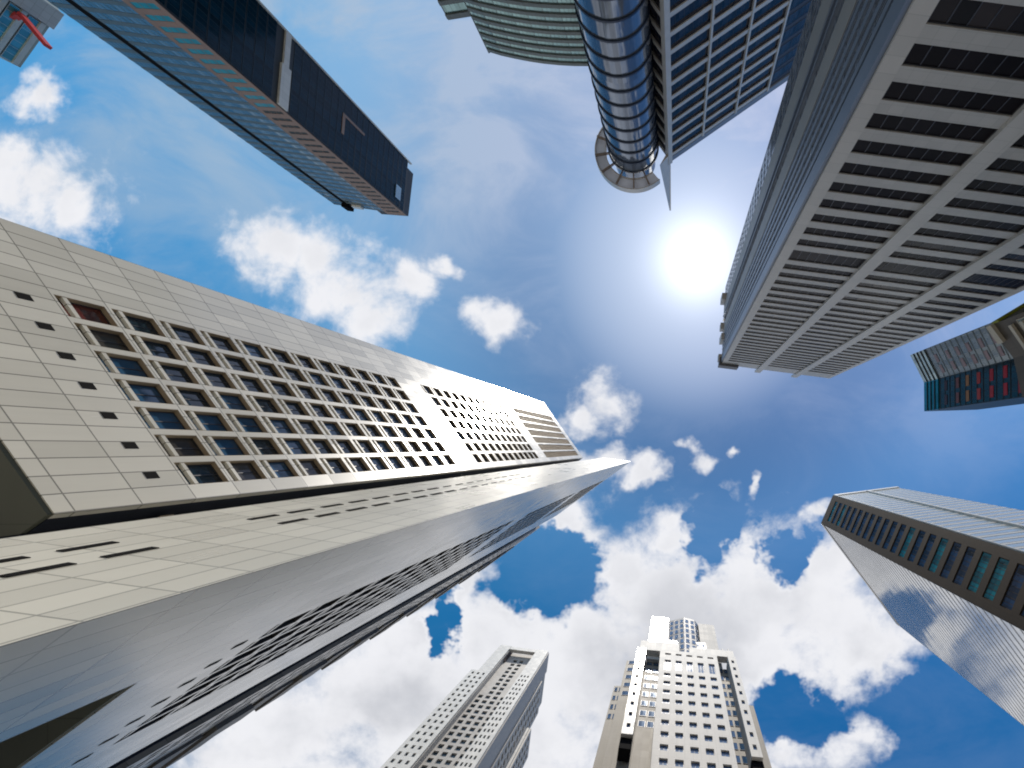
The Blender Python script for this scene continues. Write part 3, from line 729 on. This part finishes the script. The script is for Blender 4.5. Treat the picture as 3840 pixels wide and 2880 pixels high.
# ================================================================== F  small teal/black tower and brown block at right edge
def tower_small_right():
    H = 150.; b = Bld('small_tower', 'small black and grey glass tower with red lit windows below the ribbon-window tower', 'office tower', H, (290, -70)); k = b.k
    P1, P5, P6 = (233.3, -92.9), (247.2, -65.3), (247.5, -36.3)
    refl = glass('grey_mirror_glass', (.13,.155,.165), .15, .75, .6, 1.5, 4, .25, .02); black = glass('black_teal_glass', (.004,.018,.022), .12, 0, .4, 1.5, 4, .8)
    body = plain('black_body', (.02,.025,.028), .5)
    a = MB(); a.prism([b.p(q) for q in (P1, P5, P6, (300, -38), (300, -100))], 0, b.z(1)); b.part('wall', a, body)
    tl = glass('teal_crown_glass', (.0,.17,.22), .15, .3, .6, 1.5, 4, .5); lt = glass('pale_crown_glass', (.32,.40,.40), .15, .6, .6)
    f1, f2 = b.face(P1, P5), b.face(P5, P6)
    m = MB(); m.box(f1, 0, f1.w, b.z(.945), b.z(.998), .01, .35); b.part('crown_band', m, lt)
    m = MB(); m.box(f2, 0.02, f2.w, b.z(.945), b.z(.998), .01, .35); b.part('crown_band', m, tl)
    m = MB()
    for q in range(3): m.box(f1, 0, f1.w, b.z(.955+.014*q), b.z(.957+.014*q), .36, .6); m.box(f2, .4, f2.w, b.z(.955+.014*q), b.z(.957+.014*q), .36, .6)
    b.part('crown_fins', m, body)
    h = .94-.0165
    while h > .55:
        b.win(f1, .1, b.z(h), f1.w-.2, .0150*H, .02, 'r', 5); b.win(f2, .1, b.z(h), f2.w-.2, .0150*H, .02, 'k', 5); h -= .0165
    cols = [(.92, (.03,.01,.015)), (.8816, (.12,.04,.035)), (.8513, (.22,.10,.03)), (.8197, (.28,.02,.01)), (.786, (.28,.008,.01)), (.753, (.28,.006,.012)), (.72, (.2,.01,.02)), (.69, (.2,.01,.02))]
    for i, (h, c) in enumerate(cols):
        mt = plain('red_lit_screen', c, .5, emit=(*c, .06))
        for s0 in (.1, .55):
            m = MB(); m.box(f2, f2.w*(s0+.02), f2.w*(s0+.34), b.z(h-.005), b.z(h+.004), .15, .2); b.part('red_panel', m, mt)
    m = MB()
    for i, (h, c) in enumerate(cols):
        for s0 in (.25, .6):
            m = MB(); m.box(f1, f1.w*s0, f1.w*(s0+.26), b.z(h-.006), b.z(h+.003), .15, .2); b.part('pink_reflection', m, plain('pink_grey_reflection', (.22,.15,.15), .4, .4))  # pinkish reflection on the grey face, coloured in as thin plates
    b.build_windows({'r': (plain('grey_frame', (.2,.23,.23), .4, .4), refl), 'k': (body, black)})
tower_small_right()

def brown_block():
    H = 60.; b = Bld('brown_block', 'low dark brown block with beige frames at the right edge of the view', 'building', H, (370, -90)); k = b.k
    dk = panel('dark_brown_cladding', (.05,.04,.028), 2, 1.5, .06, .5, .3, .4); bg = plain('beige_frame', (.36,.33,.27), .5)
    Q = [(312, -122), (336, -89.5), (345, -50), (430, -50), (430, -180), (352, -146)]
    a = MB(); a.prism([b.p(q) for q in Q], 0, b.z(1)); b.part('wall', a, dk)
    f = b.face(Q[0], Q[1]); f2 = b.face(Q[1], Q[2])
    m = MB(); m.box(f, -.1, f.w*.5, b.z(.985), b.z(1.0)+.05, .01, .5); b.part('coping', m, bg)
    fA = Face(b.p((318,-121)), b.p((340,-128))); m = MB(); m.box(fA, 0, fA.w, b.z(.97), b.z(.995), .1, .8); 
    fr1 = Face(b.p((315, -119)), b.p((334, -91)))
    for q in range(3):
        m = MB(); m.box(fr1, .3, fr1.w*.9, b.z(.94-.03*q), b.z(.948-.03*q), .05, .45); b.part('beige_frame', m, bg)
    for q in range(4):
        m = MB(); m.box(f2, .8+1.1*q, 1.1+1.1*q, b.z(.8), b.z(.96), .05, .4); b.part('beige_post', m, bg)
    f5 = b.face(Q[0], Q[5]); m = MB(); m.box(f5, 0, f5.w, b.z(.97), b.z(.99), .01, .3); b.part('green_strip', m, plain('yellow_green_strip', (.2,.22,.02), .5))
    for q in range(5):
        for s0 in (.1, .55): b.win(f, f.w*s0, b.z(.90-.05*q), f.w*.35, 1.6, .02, 'g', 1)
    b.build_windows({'g': (bg, glass('brown_block_glass', (.04,.08,.08), .1))})
brown_block()

# ================================================================== G  brown and glass tower on the right
def tower_lower_right():
    H = 200.; b = Bld('mirror_tower', 'mirror glass tower with dark brown narrow front reflecting the clouds', 'glass tower', H, (210, 90)); k = b.k
    Q1, Q2, Q3, Q4 = (156.4, 47.9), (144.4, 76.0), (219.1, 39.8), (219.1, 175.6)
    br = panel('dark_bronze_cladding', (.032,.023,.016), 1.5, 2.6, .06, .6, .15, .3, spec=.12); 
    blue = glass('blue_strip_glass', (.008,.025,.06), .15, 0, .12, 1.3, 2.6, 1.9); teal = glass('teal_strip_glass', (.0,.11,.14), .2, .0, .15, 1.3, 2.6, 1.2)
    mir = glass('cloud_mirror_glass', (.56,.57,.57), .05, .9, .6, 1.5, 2.6, .06, .0015); mfr = plain('mirror_frame', (.5,.5,.49), .25, .8)
    top = glass('pale_blue_glass', (.42,.52,.58), .25, .55, .6, 1.5, 2.6, .12, .02); tfr = plain('cream_mullion', (.50,.52,.52), .4, .2)
    a = MB(); a.prism([b.p(q) for q in (Q1, Q2, Q4, (285, 120), Q3)], 0, b.z(.998)); b.part('wall', a, plain('dark_bronze', (.02,.017,.014), .6))
    f = b.face(Q1, Q2); P = .026; m = MB(); S = [0, f.w*.16, f.w*.84, f.w]; Z = [0]; h = .28; rows = []
    while h < .975: rows.append(h); Z += [b.z(h), b.z(h)+P*H*.6]; h += P
    Z.append(b.z(1)); m.holed(f, S, Z, lambda i, j: i == 1 and j % 2 == 1, .3, d=.4); b.part('bronze_front_wall', m, br)
    for i, h in enumerate(rows):
        b.win(f, f.w*.16, b.z(h), f.w*.68, P*H*.6, .12, 'teal' if i in (7, 8, 11, 14, 24, 26) else 'blue', 7)
    # mirror side
    f = b.face(Q2, Q4); P = .0130; h = .24-.0130*8
    while h < .985:
        b.win(f, .1, b.z(h), f.w-.2, P*H*.93, .03, 'mir', 0, 'mirror_window'); h += P
    m = MB(); m.box(f, 0, f.w, b.z(.988), b.z(1), .01, .3); b.part('parapet', m, mfr)
    # upper side
    f = b.face(Q1, Q3); P = .0195; h = .24
    tt = f.w*.50; sp = MB()
    while h < .985:
        b.win(f, .3, b.z(h), f.w-.6, P*H*.70, .02, 'top', 0, 'side_window'); sp.box(f, .3, f.w-.1, b.z(h)+P*H*.72, b.z(h)+P*H*.98, .01, .09); h += P
    b.part('spandrel_bands', sp, tfr)
    # pale vertical mullion at its own direction
    sx, sy = b.p(Q1); m_ = .233; t = (sy-m_*sx)/(m_*f.u.x-f.u.y)
    m = MB(); m.box(f, t-.35, t+.35, 0, b.z(.99), .01, .7); b.part('mullion', m, tfr)
    m = MB(); m.box(f, 0, .35, 0, b.z(1), .01, .5); b.part('edge_trim', m, tfr)
    m = MB(); m.box(f, 0.4, f.w, b.z(.986), b.z(1), .01, .5); b.part('parapet', m, tfr)
    b.build_windows({'blue': (br, blue), 'teal': (br, teal), 'mir': (mfr, mir), 'top': (tfr, top)})
tower_lower_right()

# ================================================================== H  white tower with punched windows, bottom left
def tower_bottom_left():
    H = 280.; b = Bld('white_tower', 'stepped white tower with dotted windows and a round notch in its crown', 'skyscraper', H, (-155, 228), group=None); k = b.k
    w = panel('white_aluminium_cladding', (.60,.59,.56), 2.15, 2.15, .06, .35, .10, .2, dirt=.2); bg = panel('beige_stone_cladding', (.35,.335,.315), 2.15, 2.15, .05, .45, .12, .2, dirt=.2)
    gr = panel('shaded_side_cladding', (.24,.235,.23), 2.15, 2.15, .06, .4, .1, .2)  # cladding greyed in colour for the side in shade
    gl = glass('small_blue_glass', (.015,.04,.055), .08, 0, .6)
    core = plain('tower_core', (.3,.29,.27), .6)
    P = .0154
    a0, a1 = (-182.4, 197.7), (-176.6, 198.45)
    A2 = (-165.9, 199.8); B1, B2 = (-166.8, 206.3), (-140.9, 209.6); C1, C2 = (-140.2, 203.2), (-129, 204.6)
    S2 = (-135.5, 254.5)
    ins = 1.0
    def wallgrid(f, cols, cw, h0, h1, zb, zt, mat, d=.9, name='white_wall', rh=.5, only=None, stag=False):
        S = [0]
        for c in cols: S += [c-cw/2, c+cw/2]
        S.append(f.w); Z = [zb]; h = h1; rows = []
        while h > h0: rows.append(h); h -= P
        rows.reverse()
        for h in rows: Z += [b.z(h)-P*H*rh/2, b.z(h)+P*H*rh/2]
        Z.append(zt)
        m = MB(); ok = lambda i, j: (i % 2 == 1 and j % 2 == 1 and i < 2*len(cols)+1 and (only is None or only(i//2, rows[j//2])))
        m.holed(f, S, Z, ok, d-.1, d=d); b.part(name, m, mat)
        for j in range(1, len(Z)-1, 2):
            for i in range(len(cols)):
                if ok(2*i+1, j): b.win(f, S[2*i+1], Z[j], cw, Z[j+1]-Z[j], .25, 'g', 0)
    # masses
    m = MB(); m.prism([b.p(q) for q in (a1, A2, B1, B2, C1, C2, S2, (-183, 248.5))], 0, b.z(.998)); b.part('core', m, core)
    m = MB(); m.prism([b.p(q) for q in (a0, (-176.7, 198.45), (-183.1, 248.4), (-189, 247.6))], 0, b.z(.886)); b.part('core', m, core)
    f = b.face(a0, A2); wallgrid(f, [f.w*.20, f.w*.48, f.w*.76], f.w*.115, .56, .875, 0, b.z(.886), w)
    f = b.face(a1, A2); m = MB(); m.box(f, 0, f.w, b.z(.886)+.02, b.z(1), .01, .88); b.part('crown_wall', m, w)
    f = b.face(A2, B1); m = MB(); m.box(f, .1, f.w, 0, b.z(.999), .01, .3); b.part('return_wall', m, panel('grey_return_cladding', (.44,.43,.41), 2.15, 2.15, .06, .4, .1, .2))
    f = b.face(B1, B2); cs = [f.w*(.15+.235*i) for i in range(4)]
    wallgrid(f, cs, f.w*.14, .56, .965, 0, b.z(.999), bg, name='beige_wall', rh=.62, only=lambda c, h: h < .83 or c in (1, 2))
    f = b.face(C1, C2); wallgrid(f, [f.w*.2, f.w*.45, f.w*.70], f.w*.12, .56, .885, 0, b.z(1), w)
    # side turned away from the sun
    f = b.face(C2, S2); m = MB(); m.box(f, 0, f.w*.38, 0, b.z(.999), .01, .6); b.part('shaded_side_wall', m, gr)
    f4 = b.face(lerp(C2, S2, .385), S2)
    wallgrid(f4, [f4.w*.2, f4.w*.5, f4.w*.8], f4.w*.17, .56, .945, 0, b.z(.96), bg, d=1.2, name='beige_wall', rh=.55)
    D1, D2 = (-133.0, 247), (-136.0, 272); q0, q1 = (-130.0, 247), (-133, 272)
    m = MB(); m.prism([b.p(q) for q in (q0, q1, (-150, 276), (-150, 248))], 0, b.z(.878)); b.part('stepped_wing', m, bg)
    f5 = b.face(q0, q1); wallgrid(f5, [f5.w*.2, f5.w*.5, f5.w*.8], f5.w*.17, .56, .865, 0, b.z(.88), bg, d=1.0, name='beige_wall', rh=.55)
    f6 = b.face(q0, (-137, 246.5)); m = MB(); m.box(f6, 0, f6.w, 0, b.z(.879), .01, .5); b.part('stepped_wing_wall', m, w)
    # round notch: a curved vault bridging the recess near the top
    c = Vector(b.p(lerp(A2, C1, .5))); u = (Vector(b.p(C1))-Vector(b.p(A2))); R0 = u.length/2; u.normalize(); v = Vector((-u.y, u.x))
    if v.dot(c) < 0: v = -v
    vault = MB(); n = 18
    inner = [c+u*(R0*.98*math.cos(math.pi*i/n))+v*(R0*.72*math.sin(math.pi*i/n)) for i in range(n+1)]
    outer = [c-u*R0+v*R0*.95, c+u*R0+v*R0*.95]
    for i in range(n):
        a_, c_ = inner[i], inner[i+1]
        o0 = c+u*(R0*math.cos(math.pi*i/n))*1.0+v*(R0*.98); o1 = c+u*(R0*math.cos(math.pi*(i+1)/n))+v*(R0*.98)
        for z in (b.z(.955), b.z(.998)): vault.quad([(a_.x,a_.y,z),(c_.x,c_.y,z),(o1.x,o1.y,z),(o0.x,o0.y,z)], [(0,0),(1,0),(1,1),(0,1)])
        vault.quad([(a_.x,a_.y,b.z(.955)),(c_.x,c_.y,b.z(.955)),(c_.x,c_.y,b.z(.998)),(a_.x,a_.y,b.z(.998))], [(0,0),(1,0),(1,1),(0,1)])
    b.part('crown_notch', vault, plain('copper_dark', (.04,.025,.02), .6, .1))
    f = Face(tuple(c-u*R0), tuple(c+u*R0)); m = MB(); m.box(f, 0, f.w, b.z(.988), b.z(1), -1.5, .6); b.part('crown_beam', m, w)
    b.build_windows({'g': (w, gl)})
tower_bottom_left()

# ================================================================== I  white tower bottom centre
def tower_bottom_centre():
    H = 240.; b = Bld('white_skyscraper', 'bright white clad skyscraper with five window columns and a dark faceted crown', 'skyscraper', H, (5, 235)); k = b.k
    w = panel('bright_white_cladding', (.55,.535,.51), 2.9, 3.7, .07, .62, .10, .25, dirt=.35, spec=.15); bg = panel('beige_granite', (.25,.23,.20), 3, 3.7, .06, .6, .2, .2, dirt=.6, spec=.2)
    gl = glass('punched_blue_glass', (.07,.13,.24), .12, .0, .5); gb = glass('recess_blue_glass', (.04,.09,.17), .07, .3, .7, 2, 3.7, .5)
    core = plain('grey_core', (.30,.29,.28), .6)
    P = .0309
    M1, M2 = (-17.1, 203.4), (39.1, 208.9)
    m = MB(); m.prism([b.p(q) for q in (M1, M2, (39, 250), (-20, 250))], 0, b.z(.998)); b.part('core', m, core)
    f = b.face(M1, M2); cols = [.14, .325, .51, .695, .88]; cw = f.w*.102
    S = [0]
    for c in cols: S += [f.w*c-cw/2, f.w*c+cw/2]
    S.append(f.w)
    Z = [0]; rows = [(.676+P*i, .46) for i in range(-4, 8)]
    for h, rh in rows: Z += [b.z(h)-P*H*rh/2, b.z(h)+P*H*rh/2]
    Z += [b.z(.913), b.z(.955), b.z(.978), b.z(.986), b.z(1)]
    m = MB(); m.holed(f, S, Z, lambda i, j: i % 2 == 1 and j % 2 == 1, .8, d=.9); b.part('front_wall', m, w)
    for j in range(1, len(Z)-1, 2):
        for i in range(5): b.win(f, S[2*i+1], Z[j], cw, Z[j+1]-Z[j], .2, 'g', 1)
    # recesses with glass on both sides, stone lower down
    def recess(P1, P2, hs):
        f = b.face(P1, P2); m = MB(); m.box(f, 0, f.w, 0, b.z(hs), .01, .3); b.part('stone_recess_wall', m, bg)
        h = hs+.002
        while h < .985:
            b.win(f, f.w*.08, b.z(h), f.w*.38, P*H*.55, .1, 'b', 0); b.win(f, f.w*.56, b.z(h), f.w*.38, P*H*.55, .1, 'b', 0); h += P
    Lr = [(-31.4, 212.5), (-17.3, 214)]; Rr = [(39.2, 219), (50.5, 220)]
    m = MB(); m.prism([b.p(q) for q in (Lr[0], Lr[1], (-17.5, 246), (-33, 245))], 0, b.z(.99)); b.part('core', m, bg)
    m = MB(); m.prism([b.p(q) for q in (Rr[0], Rr[1], (50.6, 249), (39.3, 249))], 0, b.z(.99)); b.part('core', m, bg)
    recess(*Lr, .76); recess(*Rr, .60)
    # hanging strips
    pol = panel('polished_strip_cladding', (.42,.41,.39), 2.9, 3.7, .07, .13, .06, .25, spec=.9)
    def strip(P1, P2, depth, h0, w=w):
        f = b.face(P1, P2); cw = f.w*.34; S = [0, f.w/2-cw/2, f.w/2+cw/2, f.w]; Z = [b.z(h0)]; h = h0+.022
        hs = []
        while h < .99: Z += [b.z(h)-P*H*.2, b.z(h)+P*H*.2]; h += P
        Z.append(b.z(1))
        m = MB(); m.holed(f, S, Z, lambda i, j: i == 1 and j % 2 == 1, .8, d=.9)
        m.box(f, 0, f.w, b.z(h0)+.02, b.z(.999), -depth, .08); b.part('hanging_wall', m, w)
        for j in range(1, len(Z)-1, 2): b.win(f, S[1], Z[j], cw, Z[j+1]-Z[j], .2, 'g', 0)
        m = MB(); m.box(f, 0, f.w, b.z(h0)-6, b.z(h0), -depth, -.5); b.part('dark_soffit_block', m, M_black)  # black block standing for the strip's dark soffit
    strip((-39.6, 201.5), (-31.4, 202.6), 10*k, .70, pol); strip((50.0, 210.0), (57.8, 210.8), 10*k, .675)
    # outer shoulders
    def block(poly, h, mat, wins=None):
        m = MB(); m.prism([b.p(q) for q in poly], 0, b.z(h)); b.part('shoulder_wall', m, mat)
        if wins:
            f = b.face(poly[0], poly[1]); hh = wins
            while hh < h-.015: 
                for s0 in (.12, .56): b.win(f, f.w*s0, b.z(hh), f.w*.32, P*H*.5, .05, 'b', 0)
                hh += P
    block([(-50.5, 213), (-31.6, 213.1), (-33, 243), (-50, 243)], 1.0, bg, .86)
    block([(-59.5, 225), (-50.6, 225.2), (-51, 244), (-59, 244)], .945, bg, .83)
    block([(50.7, 220), (59.5, 221), (60, 248), (50.8, 248)], .885, bg, .8)
    block([(59.6, 226), (67.0, 227), (66, 248), (60.2, 248)], .88, bg)
    # crown
    f = b.face((-34, 203), (57, 211)); 
    m = MB(); m.box(b.face((12, 207.2), (57.5, 211.4)), 0, 45.6*k, b.z(1.004), b.z(1.035), -3, .4); b.part('parapet_bar', m, w)
    m = MB(); m.box(b.face((-38, 203), (2, 206.3)), 0, 40*k, b.z(1.004), b.z(1.05), -4, .4); b.part('parapet_bar', m, w)
    def box3(poly, h0, h1, mat, name):
        m = MB(); m.prism([b.p(q) for q in poly], b.z(h0), b.z(h1)); b.part(name, m, mat)
    box3([(-31, 208.5), (-11, 210.7), (-12, 240), (-31, 240)], .99, 1.235, panel('polished_white_cladding', (.55,.54,.52), 2.9, 3.7, .07, .2, .1, .25, spec=.9), 'crown_block')
    box3([(25.5, 217), (45, 219.2), (45, 240), (26, 240)], .99, 1.235, panel('pale_crown_cladding', (.30,.30,.295), 2.9, 3.7, .08, .6, .15, .4, spec=.15), 'crown_block')
    oct_ = [(-10, 215), (8, 210.5), (21, 213.5), (28.5, 224), (28, 240), (-10, 240)]
    dkc = panel('dark_crown_cladding', (.15,.155,.165), 2.9, 3.7, .08, .35, .3, .4)
    box3(oct_, .99, 1.24, dkc, 'crown_tower')
    box3([(-13, 211.5), (31, 215), (33, 228), (-13, 228)], .99, 1.10, dkc, 'crown_base')
    for (A, B_, n_) in ((oct_[0], oct_[1], 3), (oct_[1], oct_[2], 2), (oct_[2], oct_[3], 2)):
        f = b.face(A, B_); h = 1.02
        while h < 1.225:
            for i in range(n_): b.win(f, f.w*(i+.2)/n_, b.z(h), f.w*.66/n_, P*H*.7, .02, 'g', 0)
            h += P
    f = b.face((-13, 211.5), (31, 215)); h = 1.045
    while h < 1.09:
        for i in range(8): b.win(f, f.w*(i+.2)/8, b.z(h), f.w*.6/8, P*H*.55, .02, 'g', 0)
        h += P
    for x in (40, 47, 53):
        m = MB(); f = b.face((x, 212), (x+1, 212.1)); m.box(f, 0, .5, b.z(1.036), b.z(1.055), -.5, 0); b.part('roof_post', m, core)
    b.build_windows({'g': (M_frame, gl), 'b': (M_frame, gb)})
tower_bottom_centre()
